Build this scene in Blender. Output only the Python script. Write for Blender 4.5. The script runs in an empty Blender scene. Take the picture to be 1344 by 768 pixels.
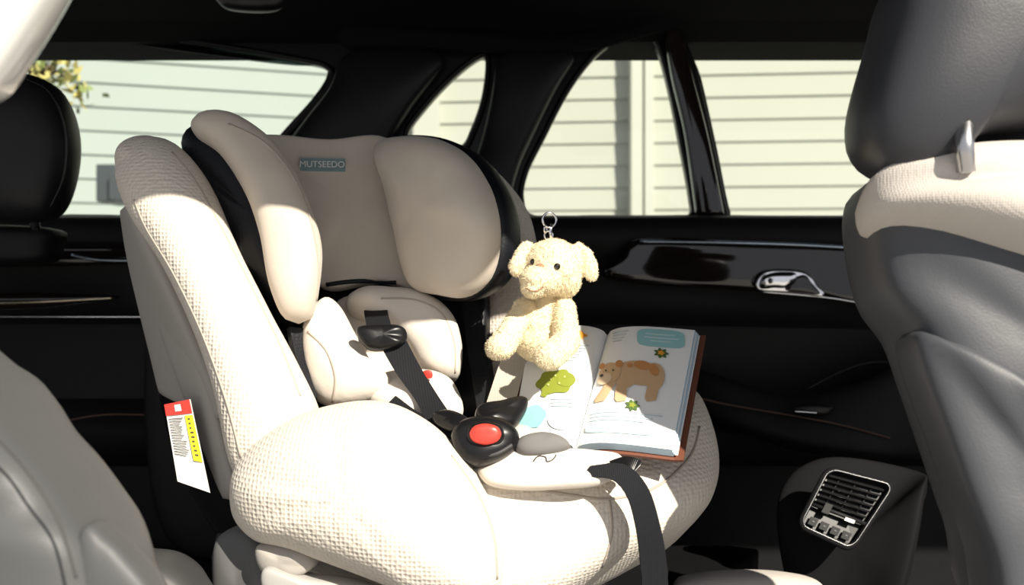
import bpy, math, random
from mathutils import Vector, Matrix, noise
from mathutils.bvhtree import BVHTree
random.seed(7)
F=1120.0; CZ=1.45
def W(px,py,d): return Vector(((px-672)*d/F, d, CZ+(384-py)*d/F))
def WL(l): return [W(*p) for p in l]
sc=bpy.context.scene
# ---------------------------------------------------------------- materials
MATS={}
def mat(name,col,rough=0.6,metal=0.0,tex=None,tscale=200,tstr=0.3,sheen=0.0,coat=0.0,var=0.0,vscale=8,spec=0.5,emit=None):
    if name in MATS: return MATS[name]
    m=bpy.data.materials.new(name); m.use_nodes=True
    nt=m.node_tree; b=nt.nodes['Principled BSDF']
    b.inputs['Base Color'].default_value=(*col,1); b.inputs['Roughness'].default_value=rough
    b.inputs['Metallic'].default_value=metal; b.inputs['Sheen Weight'].default_value=sheen
    b.inputs['Coat Weight'].default_value=coat; b.inputs['Specular IOR Level'].default_value=spec
    tc=nt.nodes.new('ShaderNodeTexCoord')
    if var>0:
        n=nt.nodes.new('ShaderNodeTexNoise'); n.inputs['Scale'].default_value=vscale; n.inputs['Detail'].default_value=4
        nt.links.new(tc.outputs['Object'],n.inputs['Vector'])
        mx=nt.nodes.new('ShaderNodeMix'); mx.data_type='RGBA'
        mx.inputs[6].default_value=(*[c*(1-var) for c in col],1); mx.inputs[7].default_value=(*[min(1,c*(1+var)) for c in col],1)
        nt.links.new(n.outputs['Fac'],mx.inputs[0]); nt.links.new(mx.outputs[2],b.inputs['Base Color'])
    if tex:
        if tex=='cells':
            t=nt.nodes.new('ShaderNodeTexVoronoi'); t.inputs['Scale'].default_value=tscale; t.inputs['Randomness'].default_value=0.25; out=t.outputs['Distance']
        elif tex=='noise':
            t=nt.nodes.new('ShaderNodeTexNoise'); t.inputs['Scale'].default_value=tscale; t.inputs['Detail'].default_value=5; out=t.outputs['Fac']
        elif tex=='ribs':
            t=nt.nodes.new('ShaderNodeTexWave'); t.inputs['Scale'].default_value=tscale; out=t.outputs['Fac']
        nt.links.new(tc.outputs['Object'],t.inputs['Vector'])
        bp=nt.nodes.new('ShaderNodeBump'); bp.inputs['Strength'].default_value=tstr; bp.inputs['Distance'].default_value=0.002
        nt.links.new(out,bp.inputs['Height']); nt.links.new(bp.outputs['Normal'],b.inputs['Normal'])
    MATS[name]=m; return m
CREAM=mat('cream_mesh_fabric',(0.69,0.63,0.55),0.95,tex='cells',tscale=215,tstr=0.75,sheen=0.1,var=0.05,spec=.2)
SATIN=mat('beige_satin_fabric',(0.56,0.495,0.42),0.6,tex='noise',tscale=35,tstr=0.25,sheen=0.2,var=0.04,spec=.35)
SATIN2=mat('pale_insert_fabric',(0.69,0.63,0.56),0.7,tex='noise',tscale=45,tstr=0.6,sheen=0.2,var=0.04,spec=.3)
BLKF=mat('black_satin_fabric',(0.006,0.007,0.010),0.45,tex='noise',tscale=300,tstr=0.2,spec=.3)
BLKS=mat('black_webbing',(0.010,0.011,0.014),0.7,tex='ribs',tscale=250,tstr=0.4,spec=.2)
GRYW=mat('grey_webbing',(0.52,0.48,0.42),0.8,tex='ribs',tscale=250,tstr=0.5)
GRYP=mat('warm_grey_plastic',(0.36,0.335,0.305),0.55,tex='noise',tscale=400,tstr=0.1)
GRYD=mat('dark_grey_plastic',(0.045,0.045,0.046),0.5,spec=.35)
BLKP=mat('black_plastic',(0.007,0.007,0.008),0.32,spec=.3)
BLKD=mat('black_door_vinyl',(0.007,0.007,0.008),0.55,tex='noise',tscale=500,tstr=0.25,spec=.22)
PIANO=mat('piano_black_trim',(0.010,0.007,0.006),0.07,coat=0.6,spec=.4)
CHROME=mat('chrome',(0.8,0.8,0.82),0.12,metal=1.0)
POST=mat('brushed_steel_post',(0.5,0.5,0.51),0.28,metal=1.0)
RED=mat('red_button',(0.75,0.05,0.035),0.35)
LEATH=mat('grey_leather',(0.056,0.060,0.069),0.48,tex='noise',tscale=500,tstr=0.1,spec=.35)
LEATHD=mat('dark_leather',(0.010,0.010,0.012),0.42,tex='noise',tscale=500,tstr=0.1,spec=.25)
SEATF=mat('grey_seat_fabric',(0.52,0.48,0.44),0.9,tex='cells',tscale=500,tstr=0.3,spec=.2)
HEADL=mat('black_headliner',(0.005,0.005,0.006),0.9,spec=.1)
GASK=mat('rubber_gasket',(0.004,0.004,0.005),0.4,spec=.25)
FUR=mat('cream_plush',(0.84,0.72,0.49),0.95,tex='noise',tscale=260,tstr=0.9,sheen=0.3,var=0.07,vscale=60,spec=.1)
NOSE=mat('tan_plush_nose',(0.32,0.17,0.10),0.8)
EYE=mat('glass_eye',(0.006,0.004,0.003),0.08,coat=1)
PAGE=mat('paper',(0.86,0.87,0.87),0.6)
PEDGE=mat('page_edges_blue',(0.50,0.66,0.78),0.7,tex='ribs',tscale=400,tstr=0.4)
COVER=mat('brown_book_cover',(0.16,0.055,0.03),0.5)
SEAM=mat('seam_thread',(0.40,0.35,0.30),0.8)
SEAMD=mat('brown_thread',(0.09,0.045,0.03),0.8)
# ---------------------------------------------------------------- helpers
GR={}
def G(name,loc=(0,0,0)):
    e=bpy.data.objects.new(name,None); e.empty_display_size=0.05; e.location=loc
    sc.collection.objects.link(e); GR[name]=e; return e
def mk(name,verts,faces,m,parent=None,smooth=True,sub=0,mats=None,fm=None):
    me=bpy.data.meshes.new(name); me.from_pydata([tuple(v) for v in verts],[],faces)
    me.materials.append(m)
    if mats:
        for x in mats: me.materials.append(x)
    if fm: me.polygons.foreach_set('material_index',fm)
    me.polygons.foreach_set('use_smooth',[smooth]*len(me.polygons)); me.update()
    import bmesh
    bm=bmesh.new(); bm.from_mesh(me); bmesh.ops.recalc_face_normals(bm,faces=bm.faces); bm.to_mesh(me); bm.free()
    o=bpy.data.objects.new(name,me); sc.collection.objects.link(o)
    if parent:
        o.parent=parent; o.matrix_parent_inverse=Matrix.Translation(-Vector(parent.location))
    if sub:
        s=o.modifiers.new('s','SUBSURF'); s.levels=sub; s.render_levels=sub
    return o
def cr(P,n,closed):
    out=[];N=len(P)
    rng=range(N) if closed else range(N-1)
    for i in rng:
        if closed: a,b,c,d=P[(i-1)%N],P[i],P[(i+1)%N],P[(i+2)%N]
        else: a,b,c,d=P[max(i-1,0)],P[i],P[i+1],P[min(i+2,N-1)]
        for k in range(n):
            t=k/n
            out.append(0.5*((2*b)+(c-a)*t+(2*a-5*b+4*c-d)*t*t+(3*b-a-3*c+d)*t**3))
    if not closed: out.append(P[-1].copy())
    return out
def resample(P,n,closed=False):
    Q=P+[P[0]] if closed else P
    L=[0]
    for i in range(1,len(Q)): L.append(L[-1]+(Q[i]-Q[i-1]).length)
    T=L[-1]; out=[]; j=0
    m=n if closed else n-1
    for k in range(n):
        s=T*k/m
        while j<len(Q)-2 and L[j+1]<s: j+=1
        seg=L[j+1]-L[j]; t=(s-L[j])/seg if seg>1e-9 else 0
        out.append(Q[j].lerp(Q[j+1],min(max(t,0),1)))
    return out
def newell(P):
    n=Vector()
    for i in range(len(P)):
        a=P[i];b=P[(i+1)%len(P)]
        n+=Vector(((a.y-b.y)*(a.z+b.z),(a.z-b.z)*(a.x+b.x),(a.x-b.x)*(a.y+b.y)))
    return n.normalized()
def cushion(name,pts,front,back,m,parent,p=2.4,nrm=None,rings=9,n=72,wr=0.0,cen=None):
    P=resample(cr(WL(pts),10,True),n,True)
    c=sum(P,Vector())/len(P)
    if cen: c=W(*cen)
    if nrm is None:
        nn=newell(P)
        view=(Vector((0,0,CZ))-c)
        if nn.dot(view)<0: nn=-nn
    else: nn=Vector(nrm).normalized()
    V=[];Fc=[]
    e=2.0/p
    angs=[]
    for k in range(-rings,rings+1):
        angs.append(k/(rings)*math.pi/2)
    for a in angs[1:-1]:
        s=abs(math.cos(a))**e; h=abs(math.sin(a))**e
        hh=(front if a>0 else -back)*h
        for q in P:
            v=c+(q-c)*s+nn*hh
            if wr: 
                v=v+nn*(noise.noise(v*28)*wr*h)
            V.append(v)
    R=len(angs)-2
    for r in range(R-1):
        for i in range(n):
            j=(i+1)%n
            Fc.append((r*n+i,r*n+j,(r+1)*n+j,(r+1)*n+i))
    V.append(c-nn*back); V.append(c+nn*front)
    b=len(V)-2
    for i in range(n):
        j=(i+1)%n
        Fc.append((b,j,i)); Fc.append((b+1,(R-1)*n+i,(R-1)*n+j))
    return mk(name,V,Fc,m,parent)
def band(name,L,R,front,back,m,parent,p=2.4,rows=36,ns=28,endk=4,wr=0.0,flip=None):
    A=resample(cr(WL(L),10,False),rows); B=resample(cr(WL(R),10,False),rows)
    V=[];Fc=[];e=2.0/p
    for i in range(rows):
        t=i/(rows-1)
        mid=(A[i]+B[i])/2; h=(B[i]-A[i])/2
        i0=max(i-1,0);i1=min(i+1,rows-1)
        tan=((A[i1]+B[i1])-(A[i0]+B[i0]))
        nn=tan.cross(h).normalized()
        view=(Vector((0,0,CZ))-mid)
        if flip is not None: view=Vector(flip)
        if nn.dot(view)<0: nn=-nn
        es=max(0.0,1-abs(2*t-1)**endk)**0.5
        es=max(es,0.02)
        ws=max(0.0,1-abs(2*t-1)**(endk*3))**0.5; ws=max(ws,0.03)
        for k in range(ns):
            a=2*math.pi*k/ns
            ca,sa=math.cos(a),math.sin(a)
            x=math.copysign(abs(ca)**e,ca)*ws; y=math.copysign(abs(sa)**e,sa)
            v=mid+h*x+nn*(y*(front if y>0 else back)*es)
            if wr: v=v+nn*noise.noise(v*25)*wr
            V.append(v)
    for i in range(rows-1):
        for k in range(ns):
            j=(k+1)%ns
            Fc.append((i*ns+k,i*ns+j,(i+1)*ns+j,(i+1)*ns+k))
    Fc.append(tuple(range(ns))); Fc.append(tuple(range((rows-1)*ns,rows*ns)))
    return mk(name,V,Fc,m,parent)
def tubeV(name,P,r,m,parent,closed=False,ns=8,rs=None):
    V=[];Fc=[];N=len(P)
    for i in range(N):
        a=P[(i-1)%N] if closed else P[max(i-1,0)]; b=P[(i+1)%N] if closed else P[min(i+1,N-1)]
        t=(b-a).normalized(); u=t.cross(Vector((0.13,1,0.2))).normalized(); w=t.cross(u)
        rr=rs[i] if rs else r
        for k in range(ns):
            an=2*math.pi*k/ns; V.append(P[i]+(u*math.cos(an)+w*math.sin(an))*rr)
    for i in range(N if closed else N-1):
        i2=(i+1)%N
        for k in range(ns):
            j=(k+1)%ns; Fc.append((i*ns+k,i*ns+j,i2*ns+j,i2*ns+k))
    if not closed: Fc.append(tuple(range(ns))); Fc.append(tuple(range((N-1)*ns,N*ns)))
    return mk(name,V,Fc,m,parent)
def tube(name,pts,r,m,parent,closed=False,n=8):
    return tubeV(name,cr(WL(pts),n,closed),r,m,parent,closed)
def ribbonV(name,P,Wd,th,m,parent):
    V=[];Fc=[];N=len(P)
    for i in range(N):
        t=(P[min(i+1,N-1)]-P[max(i-1,0)]).normalized()
        w=Wd[i] if isinstance(Wd,list) else Wd
        nn=t.cross(w).normalized()*th/2
        V+= [P[i]-w/2-nn,P[i]+w/2-nn,P[i]+w/2+nn,P[i]-w/2+nn]
    for i in range(N-1):
        for k in range(4):
            j=(k+1)%4; Fc.append((i*4+k,i*4+j,(i+1)*4+j,(i+1)*4+k))
    Fc.append((0,1,2,3)); Fc.append(tuple((N-1)*4+k for k in range(4)))
    return mk(name,V,Fc,m,parent,smooth=False)
def strap(name,L,R,th,m,parent,n=24):
    A=resample(cr(WL(L),8,False),n); B=resample(cr(WL(R),8,False),n)
    return ribbonV(name,[(a+b)/2 for a,b in zip(A,B)],[b-a for a,b in zip(A,B)],th,m,parent)
def bvh(o):
    me=o.data; return BVHTree.FromPolygons([v.co.copy() for v in me.vertices],[tuple(p.vertices) for p in me.polygons])
def drape(objs,pts,off=0.001,n=6,fallback=1.0):
    T=[bvh(o) for o in objs]; P=cr([Vector((a,b,0)) for a,b in pts],n,False); out=[]
    O=Vector((0,0,CZ))
    for q in P:
        dr=(W(q.x,q.y,1.0)-O).normalized(); best=None
        for t in T:
            h=t.ray_cast(O,dr)
            if h[0] is not None and (best is None or h[3]<best): best=h[3]
        if best is None:
            if out: best=(out[-1]-O).length+off
            else: best=fallback
        out.append(O+dr*(best-off))
    return out
def box(name,a,b,m,parent,bev=0.0):
    x0,y0,z0=a;x1,y1,z1=b
    V=[(x0,y0,z0),(x1,y0,z0),(x1,y1,z0),(x0,y1,z0),(x0,y0,z1),(x1,y0,z1),(x1,y1,z1),(x0,y1,z1)]
    o=mk(name,V,[(0,1,2,3),(4,5,6,7),(0,1,5,4),(1,2,6,5),(2,3,7,6),(3,0,4,7)],m,parent,smooth=False)
    if bev:
        q=o.modifiers.new('b','BEVEL'); q.width=bev; q.segments=4
    return o
def plate(name,outline,holes,d,ext,bev,m,parent):
    cu=bpy.data.curves.new(name,'CURVE'); cu.dimensions='2D'; cu.fill_mode='BOTH'; cu.extrude=ext; cu.bevel_depth=bev; cu.bevel_resolution=3
    for k,l in enumerate([outline]+holes):
        P=WL([(a,b,d) for a,b in l])
        if k>0: P=cr(P,6,True)
        s=cu.splines.new('POLY'); s.points.add(len(P)-1); s.use_cyclic_u=True
        for i,q in enumerate(P): s.points[i].co=(q.x,q.z,0,1)
    o=bpy.data.objects.new(name+'_c',cu); sc.collection.objects.link(o)
    dg=bpy.context.evaluated_depsgraph_get(); me=bpy.data.meshes.new_from_object(o.evaluated_get(dg))
    bpy.data.objects.remove(o)
    me.transform(Matrix.Translation((0,d,0))@Matrix.Rotation(math.radians(90),4,'X'))
    me.materials.clear(); me.materials.append(m)
    ob=bpy.data.objects.new(name,me); sc.collection.objects.link(ob)
    if parent: ob.parent=parent; ob.matrix_parent_inverse=Matrix.Translation(-Vector(parent.location))
    return ob
# ================================================================= outside
gm=mat('concrete_driveway',(0.36,0.35,0.33),0.9,tex='noise',tscale=40,tstr=0.3,var=0.15,vscale=3)
mk('ground',[(-12,-10,0),(12,-10,0),(12,12,0),(-12,12,0)],[(0,1,2,3)],gm,smooth=False)
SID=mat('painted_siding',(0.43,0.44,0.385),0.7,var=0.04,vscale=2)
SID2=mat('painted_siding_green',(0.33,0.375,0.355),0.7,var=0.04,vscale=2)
def siding(name,A,B,z0,z1,pitch,m):
    A=Vector(A);B=Vector(B); t=(B-A).normalized(); n=Vector((t.y,-t.x,0))
    if n.y>0:n=-n
    V=[];Fc=[];z=z0
    while z<z1:
        for P in (A,B):
            V+=[(P+n*0.018)+Vector((0,0,z)), P+n*0.006+Vector((0,0,z+pitch)), P+n*0.006+Vector((0,0,z))]
        b=len(V)-6
        Fc+=[(b,b+3,b+4,b+1),(b,b+3,b+5,b+2)]
        z+=pitch
    V+=[A+Vector((0,0,0)),B,B+Vector((0,0,z1)),A+Vector((0,0,z1))]; b=len(V)-4
    Fc.append((b,b+1,b+2,b+3))
    return mk(name,V,Fc,m,None,smooth=False)
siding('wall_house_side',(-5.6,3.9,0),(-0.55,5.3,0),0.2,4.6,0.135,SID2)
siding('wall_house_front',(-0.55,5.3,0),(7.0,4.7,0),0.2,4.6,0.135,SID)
# corner board + vertical trim
TRM=mat('white_trim_board',(0.47,0.48,0.42),0.6)
def vboard(name,px,d,w,z0=0.1,z1=4.6):
    x=(px-672)*d/F; box(name,(x-w/2,d-0.06,z0),(x+w/2,d+0.05,z1),TRM,None,0.004)
vboard('trim_1',834,5.14,0.07)
vboard('trim_3',850,5.14,0.055)
vboard('trim_2',560,5.24,0.16)
# utility box
ub=G('utility_box',W(152,245,4.2))
box('cabinet',tuple(W(141,268,4.2)-Vector((0,0.12,0))),tuple(W(167,220,4.2)+Vector((0,0.10,0))),mat('grey_metal',(0.05,0.06,0.065),0.5),ub,0.008)
box('lid',tuple(W(144,262,4.05)-Vector((0,0.01,0))),tuple(W(163,226,4.05)+Vector((0,0.03,0))),MATS['grey_metal'],ub,0.004)
# tree
tr=G('tree',(W(-30,80,3.0).x,3.0,0))
base=Vector((W(-30,80,3.0).x,3.0,0))
BARK=mat('bark',(0.12,0.08,0.05),0.9,tex='noise',tscale=30,tstr=0.8)
top=W(58,82,3.0)
tubeV('trunk',[base,base+Vector((0.03,0,0.9)),base+Vector((-0.02,0.02,1.6)),top],0.05,BARK,tr,rs=[.06,.05,.03,.008])
V=[];Fc=[];fm=[]
for b in range(20):
    a=random.uniform(0,6.28); rr=random.uniform(.01,.09)
    e=top+Vector((math.cos(a)*rr,math.sin(a)*.15,random.uniform(-.11,.12)))
    tubeV('branch_%d'%b,[top-Vector((0.05,0,.08)),(top+e)/2,e],0.003,BARK,tr,ns=5)
    for l in range(12):
        c=e+Vector((random.gauss(0,.03),random.gauss(0,.05),random.gauss(0,.035)))
        u=Vector((random.gauss(0,1),random.gauss(0,1),random.gauss(0,1))).normalized()*0.024
        w=u.cross(Vector((random.gauss(0,1),random.gauss(0,1),random.gauss(0,1)))).normalized()*0.013
        k=len(V); V+=[c-u,c-u*0.2+w,c+u,c-u*0.2-w]; Fc.append((k,k+1,k+2,k+3)); fm.append(random.choice([0,1,1,2]))
mk('leaves',V,Fc,mat('leaf_green',(0.20,0.25,0.08),0.6),tr,smooth=False,mats=[mat('leaf_yellow',(0.50,0.45,0.16),0.6),mat('leaf_dark',(0.07,0.10,0.03),0.6)],fm=fm)
# ================================================================= car
D=1.75
car=G('car_interior',(0,1.2,0.6))
Lw=[(-330,10),(60,30),(250,54),(395,78),(430,88),(435,104),(416,134),(375,180),(330,235),(290,285),(100,286),(-330,286)]
Qw=[(532,178),(560,135),(600,94),(632,72),(641,84),(636,130),(622,172),(606,197),(565,196)]
Dw=[(684,262),(690,225),(712,180),(742,122),(772,80),(800,56),(832,45),(856,50),(868,68),(882,120),(896,190),(908,255),(908,283),(880,287),(780,287),(700,287)]
Rw=[(894,32),(980,15),(1062,-1),(1250,-30),(1420,-45),(1440,120),(1440,280),(1200,287),(966,287),(952,280),(935,200),(915,110)]
plate('door_frame',[(-480,-110),(1560,-110),(1560,520),(-480,520)],[Lw,Qw,Dw,Rw],D,0.018,0.006,BLKP,car)
for i,h in enumerate((Lw,Qw,Dw,Rw)):
    tube('window_gasket_%d'%(i+1),[(a,b,D-0.028) for a,b in h],0.006,GASK,car,closed=True,n=6)
# glass
gl=bpy.data.materials.new('car_glass'); gl.use_nodes=True; nt=gl.node_tree; nt.nodes.clear()
o_=nt.nodes.new('ShaderNodeOutputMaterial'); t_=nt.nodes.new('ShaderNodeBsdfTransparent'); t_.inputs[0].default_value=(0.88,0.92,0.89,1)
g_=nt.nodes.new('ShaderNodeBsdfGlossy'); g_.inputs[1].default_value=0.02; m_=nt.nodes.new('ShaderNodeMixShader'); m_.inputs[0].default_value=0.04
nt.links.new(t_.outputs[0],m_.inputs[1]); nt.links.new(g_.outputs[0],m_.inputs[2]); nt.links.new(m_.outputs[0],o_.inputs[0])
for i,h in enumerate((Lw,Qw,Dw,Rw)):
    P=cr(WL([(a,b,D+0.005) for a,b in h]),5,True)
    mk('window_%d'%(i+1),P,[tuple(range(len(P)))],gl,car,smooth=False)
# tinted upper band on rear glass
tb=gl.copy(); tb.name='tinted_glass_band'; tb.node_tree.nodes['Transparent BSDF'].inputs[0].default_value=(0.18,0.22,0.22,1)
band('window_tint_band',[(-200,-5,D-.012),(60,20,D-.012),(250,42,D-.012),(425,72,D-.012)],[(-200,22,D-.012),(60,44,D-.012),(250,70,D-.012),(425,92,D-.012)],.001,.001,tb,car)
# roof
V=[];Fc=[]
ro=[(0.50,0.57),(0.50,0.62),(0.8,0.66),(1.3,0.66),(1.72,0.62),(1.84,0.54),(1.84,0.50),(1.72,0.505),(1.66,0.53),(1.55,0.56),(1.3,0.58),(0.8,0.58)]
for x in (-1.5,1.7):
    for y,z in ro: V.append((x,y,CZ+z))
n=len(ro)
Fc=[(i,(i+1)%n,n+(i+1)%n,n+i) for i in range(n)]+[tuple(range(n)),tuple(range(n,2*n))]
mk('roof',V,Fc,HEADL,car,smooth=False)
# added out-of-view block under the near roof edge, shades the right head wing
def blocker(x0,x1):
    V=[];Fc=[];N=24
    for i in range(N+1):
        t=i/N; x=x0+(x1-x0)*t; dr=.018+.075*max(0,1-abs(2*t-1)**5)
        for y,z in ((.505,.575),(.497,.575-dr*.5),(.505,.575-dr),(.525,.575-dr),(.535,.575-dr*.5),(.528,.575)): V.append((x,y,CZ+z))
    for i in range(N):
        for k in range(6):
            j=(k+1)%6; Fc.append((i*6+k,i*6+j,(i+1)*6+j,(i+1)*6+k))
    Fc+= [tuple(range(6)),tuple(range(N*6,N*6+6))]
    mk('sun_blocker',V,Fc,BLKP,car)
blocker(0.17,0.365)
# pillar trims (raised)
band('pillar_trim_rear',[(440,60,1.70),(436,110,1.70),(400,160,1.70),(330,250,1.70),(300,300,1.68)],[(600,62,1.70),(585,85,1.70),(535,150,1.70),(500,215,1.70),(480,300,1.68)],0.035,0.01,LEATHD,car,p=3)
band('pillar_trim_side',[(650,60,1.70),(646,120,1.70),(630,190,1.70),(610,240,1.68),(590,300,1.68)],[(770,62,1.70),(735,110,1.70),(700,180,1.70),(676,235,1.70),(665,300,1.68)],0.035,0.01,LEATHD,car,p=3)
band('door_frame_pillar',[(868,30,1.70),(880,100,1.70),(898,180,1.70),(914,292,1.70)],[(890,28,1.70),(908,100,1.70),(930,185,1.70),(952,292,1.70)],0.02,0.01,PIANO,car,p=3,endk=40)
band('header_trim',[(440,30,1.70),(560,35,1.68),(760,45,1.68),(880,12,1.68),(1100,-40,1.66)],[(440,66,1.70),(560,64,1.70),(700,64,1.70),(880,36,1.70),(1100,-2,1.70)],0.03,0.01,HEADL,car,p=3,endk=30)
cushion('roof_handle',[(285,-12,1.5),(375,-12,1.5),(372,8,1.5),(350,16,1.5),(305,14,1.5),(288,5,1.5)],0.02,0.02,BLKP,car)
# door inner panel : extruded profile (d, z rel cam)
pr=[(1.77,0.150),(1.66,0.150),(1.625,0.142),(1.61,0.120),(1.61,0.085),(1.625,0.07),(1.63,-0.02),(1.615,-0.045),(1.60,-0.06),(1.61,-0.10),(1.61,-0.20),(1.56,-0.225),(1.54,-0.25),(1.55,-0.29),(1.62,-0.33),(1.63,-0.60),(1.60,-0.80),(1.77,-0.80)]
V=[];N=60
for k in range(N):
    x=-1.5+3.2*k/(N-1)
    dz=-0.012*max(0,x-0.2)/0.6
    for y,z in pr: V.append((x,y,CZ+z+(dz if -0.3<z<0.1 else 0)))
n=len(pr)
Fc=[(k*n+i,k*n+(i+1)%n,(k+1)*n+(i+1)%n,(k+1)*n+i) for k in range(N-1) for i in range(n)]+[tuple(range(n)),tuple(range((N-1)*n,N*n))]
o=mk('door_panel',V,Fc,BLKD,car,smooth=True)
es=o.modifiers.new('e','EDGE_SPLIT'); es.split_angle=math.radians(50)
# right door trim
cushion('wood_trim',[(790,362,1.60),(815,335,1.60),(842,313,1.60),(990,317,1.60),(1128,323,1.60),(1150,340,1.60),(1165,404,1.60),(1080,390,1.60),(960,381,1.60),(860,375,1.60)],0.018,0.02,PIANO,car,p=4)
tube('chrome_strip_upper',[(840,317,1.578),(930,318,1.576),(1040,321,1.576),(1132,326,1.576)],0.0035,mat('blue_reflection_metal',(0.35,0.42,0.5),0.25,metal=1),car)  # chrome strip, its bluish reflection put into the metal colour
tube('chrome_strip_lower',[(1000,383,1.575),(1080,390,1.575),(1120,396,1.575),(1160,403,1.575)],0.0022,CHROME,car)
cushion('handle_bezel',[(992,372,1.57),(1003,356,1.57),(1030,353,1.57),(1056,357,1.57),(1070,372,1.57),(1081,389,1.57),(1040,385,1.57),(998,382,1.57)],0.006,0.012,CHROME,car,p=4)
cushion('handle_cup',[(1040,366,1.565),(1056,361,1.565),(1066,372,1.565),(1076,386,1.565),(1050,384,1.565),(1030,380,1.565)],0.004,0.01,PIANO,car)
band('handle_lever',[(996,376,1.555),(1004,362,1.55),(1020,357,1.55),(1046,357,1.555)],[(1000,380,1.555),(1015,378,1.55),(1030,378,1.55),(1045,372,1.555)],0.008,0.006,CHROME,car)
# armrest right
band('armrest',[(890,470,1.58),(950,495,1.53),(1040,520,1.50),(1130,500,1.50),(1190,470,1.52),(1300,450,1.55)],[(890,535,1.58),(960,560,1.50),(1060,590,1.45),(1150,600,1.45),(1220,600,1.48),(1300,600,1.52)],0.02,0.05,BLKD,car,p=3)
tube('armrest_stitching',[(915,522,1.49),(960,532,1.475),(1030,544,1.455),(1100,557,1.44),(1168,575,1.44)],0.0016,SEAMD,car)
cushion('armrest_switch',[(1040,536,1.44),(1060,530,1.44),(1092,534,1.44),(1085,545,1.44),(1055,545,1.44)],0.008,0.01,BLKP,car)
tube('armrest_switch_trim',[(1043,540,1.428),(1058,541,1.428),(1072,542,1.428)],0.0016,CHROME,car)
tube('door_crease',[(1060,510,1.49),(1110,485,1.50),(1150,475,1.50),(1200,480,1.52)],0.0016,BLKP,car)
# left door trims
band('left_trim',[(-100,318,1.60),(60,322,1.60),(190,322,1.60)],[(-100,352,1.60),(60,350,1.60),(190,346,1.60)],0.015,0.02,PIANO,car,p=4,endk=30)
tube('left_blue_reflection',[(95,335,1.583),(130,341,1.583),(185,342,1.583)],0.004,MATS['blue_reflection_metal'],car)  # bluish reflection on the glossy panel, drawn as a coloured tube
band('left_pull_handle',[(-60,384,1.575),(60,384,1.565),(158,388,1.575)],[(-60,408,1.575),(60,404,1.565),(158,392,1.575)],0.02,0.02,PIANO,car,p=2.5,endk=8)
tube('left_warm_reflection',[(-20,399,1.55),(60,396,1.545),(150,391,1.56)],0.003,mat('warm_reflection_metal',(0.5,0.42,0.3),0.25,metal=1),car)  # warm reflection on the gloss pull, drawn as a coloured tube
tube('left_chrome_strip',[(-80,416,1.60),(60,416,1.60),(192,416,1.60)],0.0022,CHROME,car)
tube('left_stitching',[(-20,585,1.535),(60,560,1.535),(130,545,1.535),(205,545,1.535)],0.0016,SEAMD,car)
# shell: floor, side ends
box('floor_pan',(-1.5,0.42,CZ-0.86),(1.7,1.8,CZ-0.80),BLKD,car)
box('sill',(-1.5,0.34,CZ-0.90),(1.7,0.46,CZ-0.72),mat('white_car_paint',(0.62,0.62,0.60),0.25,coat=1.0),car,0.02)
box('rear_bulkhead',(-1.52,0.42,CZ-0.86),(-1.46,1.8,CZ+0.10),BLKD,car,0.01)
box('dashboard',(1.62,0.42,CZ-0.86),(1.72,1.8,CZ+0.10),BLKD,car,0.01)
band('near_pillar',[(-160,-150,0.50),(-190,0,0.50),(-250,200,0.50)],[(150,-150,0.50),(78,-5,0.50),(-5,125,0.50)],0.02,0.03,MATS['white_car_paint'],car,p=3,endk=20)
# rear bench
bench=G('rear_bench_seat',(0,1.2,CZ-0.45))
cushion('seat_cushion',[(-400,730,1.55),(500,730,1.55),(960,720,1.5),(965,750,1.3),(1020,820,1.1),(1060,1085,0.75),(200,1110,0.75),(-500,1085,0.8)],0.01,0.18,BLKD,bench,nrm=(0,0,1),p=6)
cushion('seat_back',[(215,330,1.54),(420,315,1.54),(600,330,1.54),(640,420,1.54),(640,700,1.5),(420,720,1.5),(215,700,1.5)],0.02,0.04,BLKD,bench,p=4)
cushion('left_backrest',[(-190,302,1.42),(-60,296,1.42),(70,300,1.42),(76,322,1.42),(60,345,1.42),(-60,350,1.42),(-190,345,1.42)],0.05,0.05,BLKD,bench,p=4)
cushion('front_edge_fabric',[(885,768,1.15),(920,757,1.15),(980,753,1.15),(1040,756,1.15),(1080,768,1.15),(1070,800,1.15),(980,815,1.15),(900,805,1.15)],0.03,0.05,SEATF,bench)
hr=G('headrest',W(40,200,1.3))
cushion('pad',[(-60,110,1.32),(-20,100,1.32),(35,98,1.32),(70,112,1.32),(90,145,1.32),(98,190,1.32),(92,240,1.32),(75,280,1.32),(50,291,1.32),(0,290,1.32),(-50,285,1.32),(-85,200,1.32)],0.055,0.06,LEATHD,hr,p=3)
tube('piping',[(35,104,1.275),(62,118,1.27),(80,150,1.265),(87,190,1.262),(82,236,1.265),(66,272,1.27)],0.0012,BLKP,hr)
tube('post_1',[(46,280,1.34),(46,288,1.36),(46,297,1.38)],0.008,CHROME,hr); tube('post_2',[(-30,280,1.34),(-30,288,1.36),(-30,297,1.38)],0.008,CHROME,hr)
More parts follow.
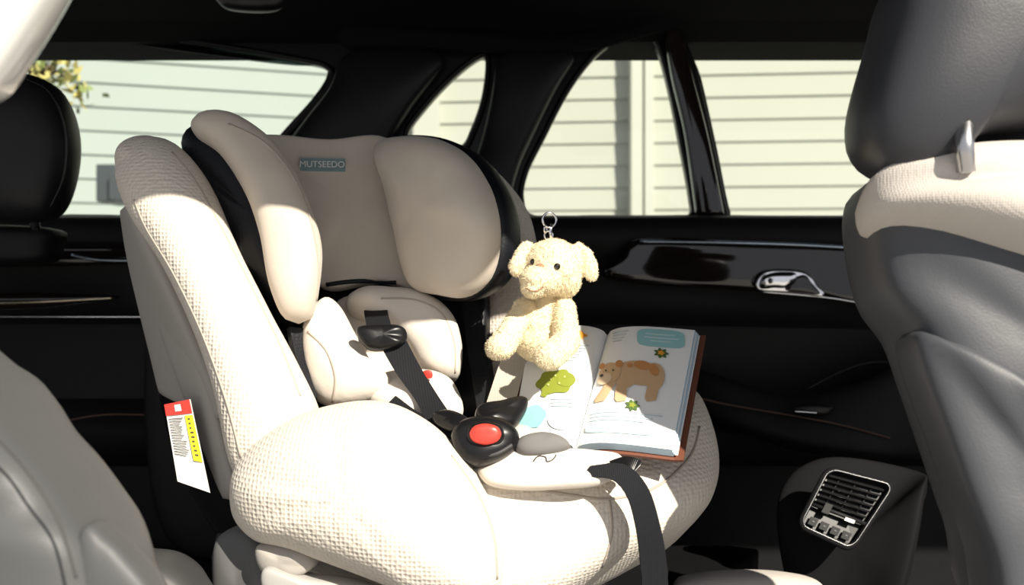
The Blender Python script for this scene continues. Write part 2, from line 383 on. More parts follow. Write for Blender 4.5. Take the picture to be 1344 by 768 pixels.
# centre console with vent
cons=G('center_console',W(1105,690,1.2))
CBK=mat('console_black',(0.008,0.008,0.009),0.8,spec=.1)
cushion('console_body',[(1025,650,1.31),(1085,604,1.32),(1205,622,1.3),(1212,650,1.24),(1190,760,1.2),(1150,860,1.2),(1075,860,1.24),(1032,760,1.27)],0.025,0.12,CBK,cons,p=8)
vent=G('air_vent',W(1105,670,1.2))
VC=[W(1083,617,1.245),W(1169,639,1.235),W(1113,724,1.2),W(1044,692,1.21)]
def VQ(u,v,off=0): 
    p=(VC[0]*(1-u)+VC[1]*u)*(1-v)+(VC[3]*(1-u)+VC[2]*u)*v
    return p+vn*off
vn=(VC[1]-VC[0]).cross(VC[3]-VC[0]).normalized()
if vn.y>0: vn=-vn
loop=[]
for (cu_,cv_,a0) in ((0.86,0.14,-90),(0.86,0.86,0),(0.14,0.86,90),(0.14,0.14,180)):
    for k in range(6):
        a=math.radians(a0+k*18); loop.append((cu_+.14*math.cos(a),cv_+.14*math.sin(a)))
DCHR=mat('dark_chrome',(0.14,0.14,0.145),0.35,metal=1)
tubeV('bezel',[VQ(u,v,0.012) for u,v in loop],0.0042,CBK,vent,closed=True)
tubeV('frame',[VQ(.5+(u-.5)*.97,.5+(v-.5)*.97,0.016) for u,v in loop],0.0011,DCHR,vent,closed=True)
mk('recess',[VQ(u,v,0.004) for u,v in loop],[tuple(range(len(loop)))],BLKP,vent,smooth=False)
VS=mat('vent_black',(0.010,0.010,0.011),0.6,spec=.25)
for k in range(6):
    v=0.10+k*0.085
    ribbonV('slat_%d'%k,[VQ(0.08,v,0.009),VQ(0.5,v,0.009),VQ(0.92,v,0.009)],(VC[3]-VC[0])*0.028+vn*0.004,0.0018,VS,vent)
for k in range(3): tubeV('vane_%d'%k,[VQ(.25+.25*k,.08,.006),VQ(.25+.25*k,.58,.006)],0.0012,VS,vent)
tubeV('divider_bar',[VQ(0.04,.62,.012),VQ(0.5,.62,.013),VQ(0.96,.62,.012)],0.003,VS,vent)
ribbonV('slider_tab',[VQ(0.62,.66,.015),VQ(0.78,.66,.015)],(VC[3]-VC[0])*0.05,0.003,DCHR,vent)
ribbonV('thumb_wheel',[VQ(0.22,.62,.014),VQ(0.34,.62,.014)],(VC[3]-VC[0])*0.16,0.008,VS,vent)
for k in range(4):
    u=.2+k*.2
    ribbonV('button_%d'%k,[VQ(u-.07,.85,.009),VQ(u+.07,.85,.009)],(VC[3]-VC[0])*0.12,0.003,VS,vent)
    ribbonV('button_mark_%d'%k,[VQ(u-.02,.85,.011),VQ(u+.02,.85,.011)],(VC[3]-VC[0])*0.02,0.0006,GRYD,vent)
# ================================================================= front seats
fs=G('car_seat',W(1350,450,0.75))
sb=cushion('backrest',[(1128,268,.76),(1138,240,.76),(1180,222,.76),(1240,212,.76),(1320,208,.76),(1460,215,.76),(1560,300,.76),(1580,800,.70),(1330,830,.70),(1282,710,.70),(1245,605,.72),(1210,505,.73),(1186,440,.74),(1150,390,.75),(1134,330,.76)],0.05,0.09,LEATH,fs,p=4,n=110)
cushion('shoulder_pad',[(1129,276,.74),(1136,246,.74),(1190,225,.74),(1250,214,.74),(1340,211,.74),(1480,216,.74),(1540,290,.70),(1460,360,.69),(1344,324,.69),(1250,300,.70),(1185,292,.715),(1142,290,.73)],0.045,0.05,SEATF,fs,p=3.4)
cushion('lower_panel',[(1189,446,.715),(1240,450,.70),(1300,475,.69),(1360,512,.68),(1500,560,.68),(1540,850,.66),(1330,850,.66),(1285,720,.67),(1240,600,.69)],0.03,0.05,LEATH,fs,p=5)
CHL=mat('charcoal_leather',(0.036,0.038,0.045),0.4,tex='noise',tscale=500,tstr=0.1,spec=.4)
cushion('headrest',[(1168,-10,.74),(1152,50,.74),(1132,120,.74),(1124,165,.74),(1130,205,.74),(1156,232,.74),(1195,236,.74),(1228,224,.74),(1252,196,.74),(1285,178,.74),(1370,168,.74),(1450,155,.74),(1490,50,.74),(1460,-70,.74),(1330,-110,.74),(1210,-85,.74)],0.06,0.08,CHL,fs,p=3)
cushion('headrest_recess_shade',[(1180,160,.83),(1300,150,.83),(1470,150,.83),(1480,240,.83),(1300,245,.83),(1180,242,.83)],0.02,0.04,LEATHD,fs,p=4)  # added dark pad, stands in for the shaded recess under the headrest
tube('post_1',[(1266,150,.70),(1266,190,.685),(1268,224,.69)],0.0075,POST,fs); tube('post_2',[(1420,150,.70),(1420,190,.69),(1420,224,.69)],0.0075,POST,fs)
fs2=G('car_seat.001',W(60,680,.55))
LG=mat('mid_grey_leather',(0.075,0.078,0.08),0.5,tex='noise',tscale=500,tstr=0.1,spec=.35)
cushion('backrest',[(-160,430,.58),(-40,470,.58),(0,506,.57),(32,556,.57),(75,605,.56),(110,652,.56),(140,700,.55),(160,768,.55),(165,860,.55),(-160,900,.55)],0.05,0.09,LG,fs2,p=4)
cushion('side_bolster',[(112,690,.53),(145,705,.53),(175,735,.53),(205,775,.53),(220,830,.53),(120,860,.53),(90,780,.53)],0.012,0.03,LG,fs2,p=3)
tube('seam_1',[(-20,560,.505),(30,612,.50),(75,680,.495),(100,760,.49)],0.0008,GRYD,fs2)
cushion('seat_track_cover',[(150,735,.85),(185,730,.85),(225,738,.85),(258,768,.85),(270,820,.85),(140,830,.85)],0.03,0.06,GRYD,fs2,p=3)
# ================================================================= child car seat
cs=G('child_car_seat',(0,1.05,CZ-0.40))
shell=cushion('shell',[(172,300,1.16),(205,235,1.2),(280,215,1.24),(400,212,1.28),(560,205,1.30),(640,228,1.28),(690,280,1.27),(708,380,1.26),(712,480,1.22),(705,560,1.15),(620,690,1.05),(450,760,1.0),(330,745,1.0),(288,690,1.02),(245,620,1.06),(214,510,1.10),(190,410,1.13)],0.03,0.10,BLKF,cs,p=3,n=110)
cushion('base',[(285,700,1.0),(330,690,.98),(480,720,.95),(700,730,.95),(860,715,1.02),(870,780,1.05),(850,845,1.05),(560,865,1.0),(300,850,1.0),(283,770,1.0)],0.03,0.20,GRYD,cs,p=5)
band('side_shell',[(166,270,1.14),(172,330,1.13),(186,400,1.11),(200,460,1.10),(214,520,1.09)],[(172,262,1.04),(205,335,1.02),(250,430,1.0),(285,510,.98),(300,560,.97)],0.012,0.03,GRYP,cs,p=3,endk=30)
band('side_shell_lower',[(208,490,1.10),(222,560,1.08),(245,625,1.05),(290,700,1.02)],[(288,505,1.0),(303,560,.985),(315,620,.97),(330,710,.95)],0.012,0.04,BLKP,cs,p=3,endk=30)
band('side_rail',[(176,300,1.10),(203,400,1.065),(238,500,1.03),(272,590,1.0),(302,665,.97)],[(192,300,1.05),(235,400,1.02),(272,490,.99),(298,580,.97),(318,650,.95)],0.010,0.02,GRYP,cs,p=3,endk=20)
wing=band('side_wing',[(158,228,1.08),(160,245,1.07),(178,290,1.04),(215,350,1.01),(255,435,.985),(290,530,.96),(308,610,.94),(320,655,.93)],[(214,186,1.10),(244,200,1.07),(275,245,1.04),(312,325,1.02),(350,400,1.0),(385,470,.97),(412,535,.94),(420,600,.93)],0.05,0.06,CREAM,cs,p=2.3,rows=60,endk=8)
cap=cushion('side_wing_cap',[(158,232,1.07),(160,205,1.08),(180,190,1.09),(210,188,1.09),(238,202,1.08),(262,232,1.06),(262,262,1.05),(235,290,1.04),(195,305,1.03),(175,285,1.04)],0.047,0.05,CREAM,cs,p=2.3)
tubeV('wing_seam',drape([wing,cap],[(226,200),(258,240),(296,310),(334,385),(368,455),(394,520)],0.0),0.0014,SEAM,cs)
tubeV('wing_seam_outer',drape([wing,cap],[(176,262),(192,300),(228,360),(266,440),(298,530),(316,600)],0.0),0.0012,SEAM,cs)
band('side_wing_right',[(630,228,1.24),(650,300,1.22),(640,380,1.19),(628,470,1.16),(632,550,1.13)],[(650,222,1.24),(694,280,1.22),(706,350,1.19),(702,440,1.16),(712,540,1.12)],0.035,0.05,CREAM,cs,p=2.4,endk=8)
band('inner_side_right',[(575,385,1.15),(590,450,1.14),(598,560,1.07)],[(640,375,1.14),(640,450,1.12),(645,545,1.06)],0.012,0.05,BLKF,cs,p=3)
# head support
head=cushion('head_panel',[(340,180,1.17),(430,184,1.18),(505,181,1.18),(540,230,1.17),(560,375,1.13),(500,369,1.13),(425,378,1.12),(400,330,1.12),(370,230,1.15)],0.008,0.03,SATIN,cs,p=5,wr=.002)
cushion('head_wing_left_back',[(241,180,1.10),(262,164,1.10),(310,170,1.10),(360,215,1.10),(400,290,1.08),(410,380,1.06),(395,430,1.05),(368,424,1.05),(335,375,1.06),(300,318,1.07),(265,250,1.08),(243,208,1.10)],0.03,0.05,BLKF,cs,p=2.6)
hwl=band('head_wing_left',[(246,172,1.07),(285,197,1.05),(318,245,1.03),(340,305,1.015),(352,370,1.0),(372,425,.995)],[(268,157,1.08),(318,160,1.07),(368,200,1.06),(402,258,1.04),(423,330,1.02),(412,425,1.0)],0.03,0.03,SATIN,cs,p=2.4,rows=50,endk=8,wr=.002)
tubeV('head_wing_left_piping',drape([hwl],[(300,163),(345,186),(380,225),(405,280),(417,340),(415,395)],0.0),0.0016,SEAM,cs)
cushion('head_wing_right_back',[(505,195,1.16),(540,178,1.14),(590,184,1.11),(632,210,1.08),(662,258,1.05),(671,310,1.04),(665,355,1.04),(640,385,1.05),(600,396,1.08),(560,380,1.13),(530,300,1.15)],0.03,0.06,BLKF,cs,p=2.6)
hwr=cushion('head_wing_right',[(503,192,1.15),(530,181,1.13),(572,182,1.09),(610,202,1.055),(638,240,1.03),(652,285,1.01),(653,330,1.01),(640,368,1.02),(612,390,1.035),(580,388,1.065),(548,374,1.10),(530,300,1.125),(515,240,1.14)],0.04,0.02,SATIN,cs,p=3.0,wr=.003)
A=drape([head],[(394,216),(453,217)],0.003,n=8)
ribbonV('brand_tag',A,Vector((0,0,17*1.17/F)),0.0015,mat('teal_tag',(0.16,0.24,0.26),0.7),cs)
fc=bpy.data.curves.new('tag_text','FONT'); fc.body='MUTSEEDO'; fc.size=0.0118; fc.extrude=0.0004; fc.align_x='CENTER'; fc.align_y='CENTER'
fo=bpy.data.objects.new('tag_text',fc); sc.collection.objects.link(fo); mid=(A[0]+A[-1])/2
fo.location=mid-Vector((0,0.0035,0)); dirx=(A[-1]-A[0]).normalized(); fo.rotation_euler=(math.radians(90),0,math.atan2(dirx.y,dirx.x))
fc.materials.append(mat('tag_white',(0.7,0.72,0.7),0.7)); 
fo.location=fo.location-cs.location; fo.parent=cs
tubeV('head_bottom_piping',drape([head],[(428,374),(470,369),(520,371)],0.0),0.003,BLKF,cs)
# insert
cushion('insert_back',[(440,400,1.13),(500,388,1.15),(570,400,1.15),(590,470,1.12),(560,540,1.06),(480,530,1.06),(430,480,1.10)],0.01,0.03,SATIN2,cs,p=4)
il=cushion('insert_left',[(397,432,1.03),(410,408,1.05),(428,394,1.07),(447,408,1.07),(468,445,1.05),(488,480,1.03),(512,502,1.01),(492,522,1.0),(445,533,1.0),(412,520,1.01),(398,475,1.02)],0.035,0.03,SATIN2,cs,p=2.4,wr=.006)
ir=band('insert_right',[(448,402,1.10),(500,428,1.09),(535,455,1.075),(550,480,1.06),(560,492,1.05)],[(478,388,1.12),(545,384,1.11),(590,408,1.09),(606,450,1.07),(603,502,1.05)],0.03,0.03,SATIN2,cs,p=2.4,wr=.005,endk=8)
tubeV('insert_right_piping',drape([ir],[(500,392),(545,394),(580,412),(596,450),(597,490)],0.0),0.0013,SEAM,cs)
tubeV('insert_left_piping',drape([il],[(404,435),(428,460),(440,495),(436,528)],0.0),0.0013,SEAM,cs)
cushion('insert_lap',[(490,500,1.03),(540,490,1.04),(585,498,1.04),(603,520,1.02),(606,545,.99),(570,552,.97),(520,545,.97),(485,525,1.0)],0.02,0.04,SATIN2,cs,p=2.4,wr=.006)
cushion('red_tab',[(556,487,1.0),(566,487,1.0),(567,496,1.0),(557,496,1.0)],.003,.003,RED,cs,p=4)
# harness
cushion('harness_pad_clip',[(468,432,.99),(500,427,1.0),(528,430,1.0),(535,445,1.0),(525,455,.99),(495,461,.99),(478,454,.985)],0.012,0.01,BLKP,cs,p=3)
strap('harness_left',[(500,455,.995),(520,490,.985),(545,525,.965),(560,555,.94)],[(534,448,.995),(552,482,.985),(572,515,.965),(592,545,.94)],0.003,BLKS,cs)
strap('harness_left_upper',[(480,392,1.12),(478,410,1.08),(482,432,1.0)],[(508,388,1.12),(508,405,1.08),(514,430,1.0)],0.003,BLKS,cs)
strap('harness_right',[(606,395,1.125),(612,450,1.10),(620,500,1.05),(628,545,.95)],[(628,395,1.125),(638,450,1.10),(646,500,1.05),(658,545,.95)],0.003,BLKS,cs)
strap('grey_strap',[(668,450,1.04),(655,480,1.03),(645,510,1.0),(636,538,.95)],[(696,462,1.04),(688,485,1.03),(680,515,1.0),(672,540,.95)],0.004,GRYW,cs)
strap('inner_left_edge',[(378,430,1.01),(388,480,1.0),(405,530,.97)],[(396,432,1.02),(400,480,1.01),(415,525,.98)],0.01,BLKF,cs)
strap('lap_belt',[(520,520,.97),(555,545,.95),(600,562,.925)],[(505,535,.97),(545,560,.95),(592,575,.925)],0.004,BLKS,cs)
# seat base pads
pad=cushion('seat_pad',[(560,610,.96),(640,580,.99),(760,560,1.04),(870,525,1.10),(905,528,1.10),(926,570,1.07),(935,620,1.04),(926,665,1.0),(895,700,.97),(840,728,.94),(780,758,.92),(700,800,.90),(600,810,.88),(560,720,.90)],0.07,0.16,CREAM,cs,p=3.2,n=110,rings=12)
arm=cushion('side_bolster',[(312,645,.92),(320,610,.93),(350,577,.93),(400,546,.93),(460,529,.93),(512,529,.92),(560,552,.91),(600,590,.895),(634,640,.88),(655,692,.865),(661,740,.855),(648,785,.85),(590,800,.86),(520,770,.87),(430,736,.89),(385,720,.90),(345,710,.91),(318,682,.92)],0.085,0.08,CREAM,cs,p=2.3,n=110,rings=14)
band('bolster_underlay',[(345,712,.93),(430,740,.91),(540,790,.89)],[(345,770,.95),(420,790,.93),(540,830,.91)],0.01,0.04,SATIN2,cs,p=3)
cushion('recline_knob',[(340,715,.88),(370,712,.88),(400,722,.87),(414,740,.87),(395,755,.87),(360,758,.88),(342,740,.88)],0.015,0.03,GRYP,cs,p=3)
cushion('base_foot',[(286,712,.93),(300,695,.93),(325,690,.93),(350,715,.92),(360,760,.91),(375,830,.91),(290,840,.93),(284,760,.93)],0.02,0.08,mat('mid_grey_plastic',(0.11,0.11,0.11),0.5),cs,p=3)
cushion('recline_lever',[(348,745,.86),(400,758,.86),(470,768,.86),(520,790,.86),(400,800,.86),(350,780,.86)],0.01,0.03,mat('pale_grey_plastic',(0.4,0.39,0.37),0.5),cs,p=3)
tubeV('bolster_seam',drape([arm],[(592,598),(628,650),(648,705),(652,760)],0.0),0.0016,SEAM,cs)
tubeV('pad_seam_front',drape([pad],[(690,640),(750,650),(800,655),(860,640),(905,600),(918,560)],0.0),0.0016,SEAM,cs)
tubeV('pad_seam_vertical',drape([pad],[(800,655),(803,700),(790,745)],0.0),0.0013,SEAM,cs)
flap=cushion('crotch_flap',[(628,612,.905),(660,598,.905),(720,592,.905),(780,594,.905),(815,600,.91),(812,622,.895),(780,636,.88),(720,640,.87),(665,640,.87),(636,632,.88)],0.012,0.01,SATIN2,cs,p=3,wr=.004)
cushion('crotch_pad',[(676,590,.90),(684,576,.905),(712,570,.91),(738,576,.905),(748,590,.90),(720,600,.895),(690,600,.895)],0.015,0.01,mat('mid_grey_fabric',(0.16,0.155,0.15),0.8),cs,p=3)
tubeV('flap_logo',drape([flap],[(700,606),(706,599),(716,600),(718,606),(726,603),(730,597)],0.0005,n=3),0.0007,GRYD,cs)
strap('adjuster_strap',[(762,628,.88),(800,628,.875),(822,650,.865),(834,690,.86),(840,735,.86),(845,800,.86)],[(775,612,.885),(820,610,.88),(850,640,.87),(866,690,.865),(874,735,.865),(878,800,.865)],0.003,BLKS,cs)
strap('adjuster_loop',[(800,606,.89),(822,600,.89),(842,606,.885),(835,618,.88)],[(806,622,.88),(822,616,.88),(832,618,.88),(826,626,.875)],0.003,BLKP,cs)
# buckle
bc=cushion('buckle_body',[(592,572,.90),(604,555,.905),(632,548,.91),(662,553,.91),(680,570,.905),(678,590,.90),(655,605,.89),(625,612,.885),(600,600,.89)],0.02,0.03,BLKP,cs,p=3)
cushion('buckle_button_ring',[(612,571,.885),(618,558,.887),(637,553,.888),(656,558,.887),(662,571,.885),(656,583,.883),(637,588,.882),(618,583,.883)],0.008,0.01,BLKP,cs,p=3)
cushion('buckle_button',[(616,570,.878),(622,560,.879),(637,556,.88),(652,560,.879),(658,570,.878),(652,580,.876),(637,584,.875),(622,580,.876)],0.007,0.008,RED,cs,p=3)
cushion('buckle_tongue_right',[(628,535,.93),(655,530,.94),(680,524,.95),(692,528,.95),(688,545,.94),(672,562,.92),(640,556,.91),(625,548,.92)],0.012,0.012,BLKP,cs,p=3)
cushion('buckle_tongue_left',[(570,545,.935),(590,540,.935),(612,548,.92),(622,560,.91),(600,568,.91),(575,560,.93)],0.01,0.012,BLKP,cs,p=3)
tube('buckle_slot',[(600,585,.885),(620,598,.878),(650,596,.878),(672,584,.885)],0.002,GRYD,cs)
# warning label
lc=[W(216,531,.985),W(250,524,.975),W(276,647,.955),W(233,632,.965)]
def LQ(u,v,off=0): return (lc[0]*(1-u)+lc[1]*u)*(1-v)+(lc[3]*(1-u)+lc[2]*u)*v+Vector((-.2,-1,0))*off
def lq(name,u0,v0,u1,v1,m,off): return mk(name,[LQ(u0,v0,off),LQ(u1,v0,off),LQ(u1,v1,off),LQ(u0,v1,off)],[(0,1,2,3)],m,cs,smooth=False)
WHT=mat('label_white',(0.72,0.71,0.68),0.6); INK=mat('ink_dark',(0.06,0.06,0.06),0.7)
lq('label_body',0,0,1,1,WHT,0); lq('label_red',0,0,.97,.15,RED,.0008); lq('label_icon',.38,.03,.62,.11,WHT,.0014)
lq('label_yellow',.68,.17,.97,.68,mat('label_yellow',(0.8,0.68,0.03),0.6),.0008)
for k in range(14):
    lq('label_text_%d'%k,.08,.19+k*.034,.08+random.uniform(.35,.52),.19+k*.034+.010,INK,.001)
for k in range(9): lq('label_ytext_%d'%k,.78,.2+k*.05,.78+random.uniform(.06,.12),.2+k*.05+.015,INK,.0014)
# ================================================================= book
bk=G('picture_book',W(800,510,1.0))
def page_fn(TL,TR,BR,BL,bowdir,bow):
    TL,TR,BR,BL=[W(*p) for p in (TL,TR,BR,BL)]
    nn=(TR-TL).cross(BL-TL).normalized()
    if nn.y>0: nn=-nn
    def f(u,v,off=0):
        p=(TL*(1-u)+TR*u)*(1-v)+(BL*(1-u)+BR*u)*v
        w=u if bowdir>0 else 1-u
        return p+nn*(bow*math.sin(math.pi*min(1,w)**0.55)+off)
    return f,nn
fR,nR=page_fn((797,440,1.065),(912,433,1.03),(882,590,.90),(755,591,.925),1,0.012)
fL,nL=page_fn((698,428,1.08),(797,440,1.065),(755,591,.925),(672,572,.95),-1,0.012)
def block(name,f,n,th,m,e=0.0,sub=20,tp=None):
    V=[];Fc=[];K=sub+1
    for s in (0,1):
        for i in range(K):
            for j in range(K):
                u=i/sub; v=j/sub
                V.append(f(u,v,-th*s-(0.0005 if not s else 0)))
    N=K*K;fm=[]
    for s in (0,1):
        for i in range(sub):
            for j in range(sub):
                a=s*N+i*K+j; Fc.append((a,a+1,a+K+1,a+K)); fm.append(0)
    for i in range(sub):
        for (a,b) in ((i*K,(i+1)*K),(i*K+sub,(i+1)*K+sub),(i,i+1),(sub*K+i,sub*K+i+1)):
            Fc.append((a,b,b+N,a+N)); fm.append(1)
    return mk(name,V,Fc,m,bk,mats=[tp or m],fm=fm)
o=block('pages_right',fR,nR,0.011,PAGE,tp=PEDGE); o2=block('pages_left',fL,nL,0.011,PAGE,tp=PEDGE)
for q in (o,o2):
    e_=q.modifiers.new('e','EDGE_SPLIT'); e_.split_angle=math.radians(40)
def cov(name,f,u0,u1):
    V=[];S=12
    for s in (0,1):
        for i in range(S+1):
            for j in range(S+1):
                u=u0+(u1-u0)*i/S; v=-0.02+1.04*j/S
                V.append(f(min(max(u,0),1),v,-0.0125-0.003*s)+(f(1,v)-f(0,v))*(u-min(max(u,0),1)))
    K=S+1;N=K*K;Fc=[]
    for s in (0,1):
        for i in range(S):
            for j in range(S):
                a=s*N+i*K+j; Fc.append((a,a+1,a+K+1,a+K))
    for i in range(S):
        for (a,b) in ((i*K,(i+1)*K),(i*K+S,(i+1)*K+S),(i,i+1),(S*K+i,S*K+i+1)): Fc.append((a,b,b+N,a+N))
    mk(name,V,Fc,COVER,bk,smooth=False)
cov('cover_right',fR,0,1.10); cov('cover_left',fL,-0.06,1)
for k in range(4):
    def g(u,v,k=k): return fR(min(u,1),v,-0.002-0.0025*k)+(fR(1,v)-fR(0,v))*(0.012*k+0.01)
    V=[g(u/10,v/10) for u in range(11) for v in range(11)]
    mk('page_leaf_%d'%k,V,[(i*11+j,i*11+j+1,(i+1)*11+j+1,(i+1)*11+j) for i in range(10) for j in range(10)],PAGE if k%2 else PEDGE,bk)
def uvR(px,py):
    v=(py-436)/154; return ((px-(797-42*v))/(115+12*v),v)
def uvL(px,py):
    v=(py-(434+6*(px-700)/97))/(144+6*(px-700)/97); return ((px-(698-26*v))/(99-16*v),v)
def decal(name,side,pts,m,off=0.001):
    f=fR if side=='R' else fL; uvf=uvR if side=='R' else uvL
    U=[uvf(*p) for p in pts]; cx=sum(u for u,_ in U)/len(U); cy=sum(v for _,v in U)/len(U)
    V=[];Fc=[];n=len(U)
    for s in (1,.75,.5,.25):
        V+=[f(cx+(u-cx)*s,cy+(v-cy)*s,off) for u,v in U]
    V.append(f(cx,cy,off))
    for r in range(3):
        for i in range(n):
            j=(i+1)%n; Fc.append((r*n+i,r*n+j,(r+1)*n+j,(r+1)*n+i))
    for i in range(n): Fc.append((3*n+i,3*n+(i+1)%n,4*n))
    mk(name,V,Fc,m,bk,smooth=False)
def ell(cx,cy,rx,ry,rot=0,n=24,sq=1.0,bump=0,nb=0):
    out=[]
    for k in range(n):
        a=2*math.pi*k/n; r=1+bump*math.cos(nb*a)
        x=math.copysign(abs(math.cos(a))**sq,math.cos(a))*rx*r;y=math.copysign(abs(math.sin(a))**sq,math.sin(a))*ry*r
        c,s=math.cos(math.radians(rot)),math.sin(math.radians(rot))
        out.append((cx+x*c-y*s,cy+x*s+y*c))
    return out
TAN=mat('print_tan',(0.60,0.40,0.23),0.6); BRN=mat('print_brown',(0.54,0.25,0.09),0.6); OLV=mat('print_olive',(0.24,0.28,0.03),0.6)
TEA=mat('print_teal',(0.30,0.58,0.60),0.6); LTE=mat('print_light_teal',(0.50,0.68,0.70),0.6); ORG=mat('print_orange',(0.8,0.35,0.04),0.6); DGR=mat('print_dark_green',(0.08,0.14,0.03),0.6); TXT=mat('print_text_grey',(0.45,0.53,0.58),0.7)
decal('bubble','R',ell(869,453,30,12.5,0,28,.45),TEA)
for k,(a,b) in enumerate(((850,888),(848,892),(856,882))): decal('bubble_text_%d'%k,'R',[(a,447+k*5),(b,447+k*5),(b,449+k*5),(a,449+k*5)],LTE,.0016)
decal('animal_body','R',ell(841,503,29,16,3,28,.85),TAN)
decal('animal_shoulder','R',ell(822,507,15,17,0),TAN,.0011)
decal('animal_rump','R',ell(860,506,13,18,10),TAN,.0012)
decal('animal_leg_1','R',[(812,510),(826,510),(824,540),(812,542),(809,538)],TAN,.0013)
decal('animal_leg_2','R',[(853,510),(868,512),(862,536),(850,539),(848,534)],TAN,.0013)
decal('animal_leg_3','R',[(800,512),(812,515),(796,540),(783,541),(782,537)],TAN,.0014)
decal('animal_tail','R',[(866,500),(872,505),(872,512),(868,510)],TAN,.0014)
decal('animal_head','R',ell(802,503,15,14,-10),TAN,.0018)
decal('animal_muzzle','R',ell(795,511,10,8,-10),mat('print_pale_tan',(0.70,0.54,0.38),0.6),.0022)
decal('animal_ear_1','R',ell(791,491,4,4.5),BRN,.002); decal('animal_ear_2','R',ell(815,492,5,5),BRN,.002)
decal('animal_nose','R',ell(791,506,2.6,2),INK,.0026); decal('animal_eye_1','R',ell(797,500,1.2,1.4),INK,.0026); decal('animal_eye_2','R',ell(807,501,1.2,1.4),INK,.0026)
decal('animal_spot_1','R',ell(845,493,11,6,5),BRN,.0018); decal('animal_spot_2','R',ell(860,498,6,8,-20),BRN,.0018); decal('animal_spot_3','R',ell(829,494,4,3),BRN,.0018)
for i,(x,y) in enumerate(((869,474),(832,545))):
    decal('plant_%d'%i,'R',ell(x,y,8,6,0,30,1,.25,7),DGR); decal('plant_b%d'%i,'R',ell(x,y,4,3,0,20,1,.3,5),ORG if i==0 else OLV,.0016)
decal('caption_block','R',ell(815,573,45,6,0,24,.5),LTE)
for k in range(4):
    decal('text_%d'%k,'R',[(806,443+k*4.5),(806+22-k*3,443+k*4.5),(806+22-k*3,444.2+k*4.5),(806,444.2+k*4.5)],TXT)
for k in range(3):
    decal('text_b%d'%k,'R',[(775,554+k*4.5),(775+95-k*12,554+k*4.5),(775+95-k*12,555.0+k*4.5),(775,555.0+k*4.5)],TXT)
decal('tree_blob','L',ell(728,515,24,15,-4,36,.9,.09,6),OLV); decal('tree_blob2','L',ell(742,513,12,9,0),OLV,.0014); decal('tree_trunk','L',[(712,524),(720,526),(716,534),(709,532)],OLV,.0014)
for x,y in ((722,512),(733,518),(740,510),(728,508),(719,519)): decal('tree_fruit','L',ell(x,y,1.4,1.4,0,10),mat('print_pale_green',(0.5,0.55,0.2),0.6),.002)
decal('fish','L',ell(757,453,12,6,0,30,1,.15,5),ORG); decal('fish_yellow','L',ell(750,450,6,5,0),mat('print_yellow',(0.85,0.6,0.05),0.6),.0016)
decal('rose_shape','L',ell(735,562,16,10),mat('print_grey_blue',(0.60,0.70,0.74),0.6),.001)
decal('teal_blob','L',ell(697,556,19,13,-5,30,.8,.07,5),TEA,.0014)
for k in range(6):
    decal('ltext_%d'%k,'L',[(742,466+k*4.2),(742+30-k*4,466+k*4.2),(742+30-k*4,467.0+k*4.2),(742,467.0+k*4.2)],TXT)
for k in range(3): decal('ltext_c%d'%k,'L',[(722,536+k*4.2),(752,536+k*4.2),(752,537.0+k*4.2),(722,537.0+k*4.2)],TXT)
# ================================================================= teddy
tb_=G('teddy_bear',W(712,400,1.0))
import bmesh
def ellipsoids(L):
    bm=bmesh.new()
    for (px,py,d,rx,ry,rz,rot) in L:
        c=W(px,py,d); k=d/F
        M=Matrix.Translation(c)@Matrix.Rotation(math.radians(rot),4,'Y')@Matrix.Diagonal((rx*k,ry*k,rz*k,1))
        bmesh.ops.create_icosphere(bm,subdivisions=4,radius=1,matrix=M)
    me=bpy.data.meshes.new('t'); bm.to_mesh(me); bm.free(); return me
def chain(a,b,r0,r1,n=5):
    out=[]
    for k in range(n):
        t=k/(n-1); r=r0+(r1-r0)*t; out.append((a[0]+(b[0]-a[0])*t,a[1]+(b[1]-a[1])*t,a[2]+(b[2]-a[2])*t,r,r,r,0))
    return out
E=[(726,351,1.0,38,34,38,0),(740,364,1.0,24,26,27,0),(714,368,.985,24,26,21,0),(705,367,.965,23,26,18,12),(700,379,.962,17,20,13,0),
   (712,430,1.015,36,30,40,0),(712,448,1.012,38,32,28,0),(718,400,1.015,24,20,16,0)]
E+=[(692,325,1.0,10,6,9,0),(684,335,.998,10,6,14,25),(679,348,.992,11,6,16,12),
    (760,328,1.0,10,6,10,0),(769,336,.998,10,6,13,-30),(774,351,.992,11,6,20,-8)]
E+=chain((688,407,1.0),(662,450,.965),16,18)+[(656,456,.96,19,18,17,0)]
E+=chain((740,406,1.0),(744,448,.975),16,18)+chain((744,448,.975),(728,464,.955),18,18)+[(721,467,.942,21,18,19,0)]
me=ellipsoids(E)
tmp=bpy.data.objects.new('tmp',me); sc.collection.objects.link(tmp)
r=tmp.modifiers.new('r','REMESH'); r.mode='VOXEL'; r.voxel_size=0.0018
s=tmp.modifiers.new('s','SMOOTH'); s.iterations=6; s.factor=0.6
dg=bpy.context.evaluated_depsgraph_get(); me2=bpy.data.meshes.new_from_object(tmp.evaluated_get(dg)); bpy.data.objects.remove(tmp)
V=[v.co.copy() for v in me2.vertices]; NN=[v.normal.copy() for v in me2.vertices]
V=[v+n*(noise.noise(v*220)*0.0008+noise.noise(v*70)*0.001) for v,n in zip(V,NN)]
mk('body',V,[tuple(p.vertices) for p in me2.polygons],FUR,tb_)
TV=[];TF=[]
for _ in range(30000):
    i=random.randrange(len(V)); n_=NN[i]; t=Vector((random.gauss(0,1),random.gauss(0,1),random.gauss(0,1)-.8)); 
    p=V[i]; tip=p+(n_*.8+t*0.6).normalized()*random.uniform(.0012,.0024); w=n_.cross(t).normalized()*0.0006
    k=len(TV); TV+=[p-w-n_*.0004,p+w-n_*.0004,tip]; TF.append((k,k+1,k+2))
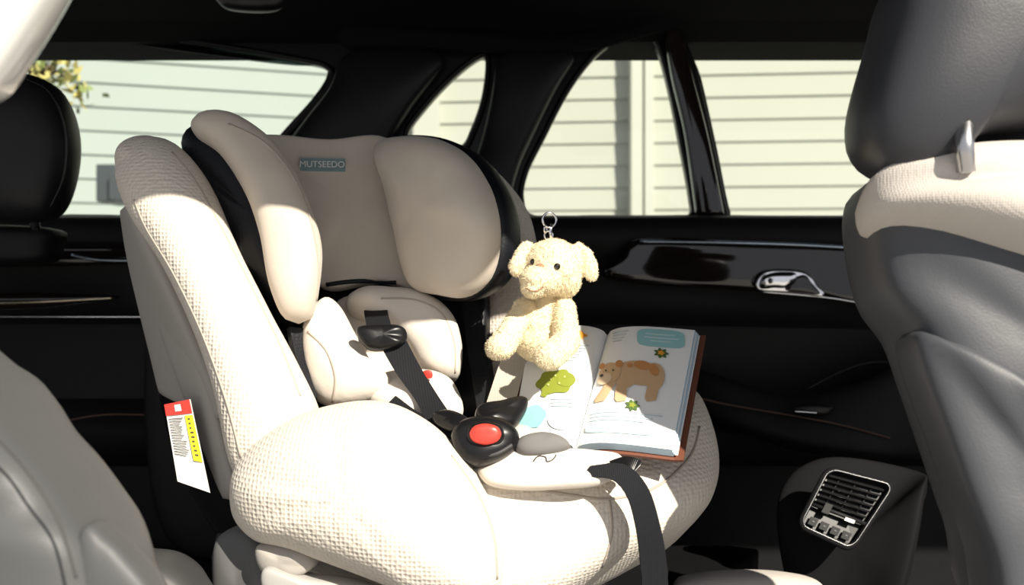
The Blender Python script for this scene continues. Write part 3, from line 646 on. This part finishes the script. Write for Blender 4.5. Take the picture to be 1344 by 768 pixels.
mm=bpy.data.meshes.new('fur'); mm.from_pydata(TV,[],TF); mm.materials.append(FUR); fo2=bpy.data.objects.new('fur',mm); sc.collection.objects.link(fo2); fo2.parent=tb_; fo2.matrix_parent_inverse=Matrix.Translation(-Vector(tb_.location))
BT=BVHTree.FromPolygons(V,[tuple(p.vertices) for p in me2.polygons])
def feature(name,px,py,rx,ry,rz,m,sink=.3):
    O=Vector((0,0,CZ)); dr=(W(px,py,1)-O).normalized(); h=BT.ray_cast(O,dr)
    d=h[0].y+ry*sink/F
    me=ellipsoids([(px,py,d,rx,ry,rz,0)]); mk(name,[v.co.copy() for v in me.vertices],[tuple(p.vertices) for p in me.polygons],m,tb_)
feature('eye_1',699,344,3.8,4,4.2,EYE); feature('eye_2',731,350,4.6,4,4.8,EYE)
feature('nose',708,350,6.5,5,4,NOSE)
tubeV('mouth',[BT.ray_cast(Vector((0,0,CZ)),(W(x,y,1)-Vector((0,0,CZ))).normalized())[0]-Vector((0,.001,0)) for x,y in ((690,378),(697,382),(705,382),(713,377))],0.0007,NOSE,tb_)
def ring(name,c,r,th,ax):
    M=Matrix.Rotation(ax,3,'Z'); P=[c+M@Vector((math.cos(a)*r,0,math.sin(a)*r)) for a in [2*math.pi*k/24 for k in range(24)]]
    tubeV(name,P,th,CHROME,tb_,closed=True)
ring('key_ring',W(721,289,1.0),.0085,.0013,.3); ring('chain_link_1',W(716,301,1.0),.0045,.0011,1.2); ring('chain_link_2',W(720,309,1.0),.0050,.0011,.2)
tubeV('clip',[W(724,294,1.0),W(722,304,1.0),W(724,318,1.0)],.0018,CHROME,tb_)
# ================================================================= light / world / camera
sun=bpy.data.lights.new('sun','SUN'); sun.energy=8.4; sun.angle=0.009; sun.color=(1,0.92,0.79)
so=bpy.data.objects.new('sun',sun); sc.collection.objects.link(so)
so.rotation_euler=Vector((-0.45,0.61,-0.575)).to_track_quat('-Z','Y').to_euler(); so.location=(1,-2,5)
w=bpy.data.worlds.new('sky'); sc.world=w; w.use_nodes=True; b=w.node_tree.nodes['Background']; b.inputs[0].default_value=(0.92,0.94,1.0,1); b.inputs[1].default_value=0.66
cam=bpy.data.cameras.new('camera'); co=bpy.data.objects.new('camera',cam); sc.collection.objects.link(co)
co.location=(0,0,CZ); co.rotation_euler=(math.radians(90),0,0); cam.sensor_width=36; cam.lens=30; cam.clip_start=0.02
cam.dof.use_dof=True; cam.dof.focus_distance=0.96; cam.dof.aperture_fstop=5.0
sc.camera=co
sc.view_settings.view_transform='Standard'
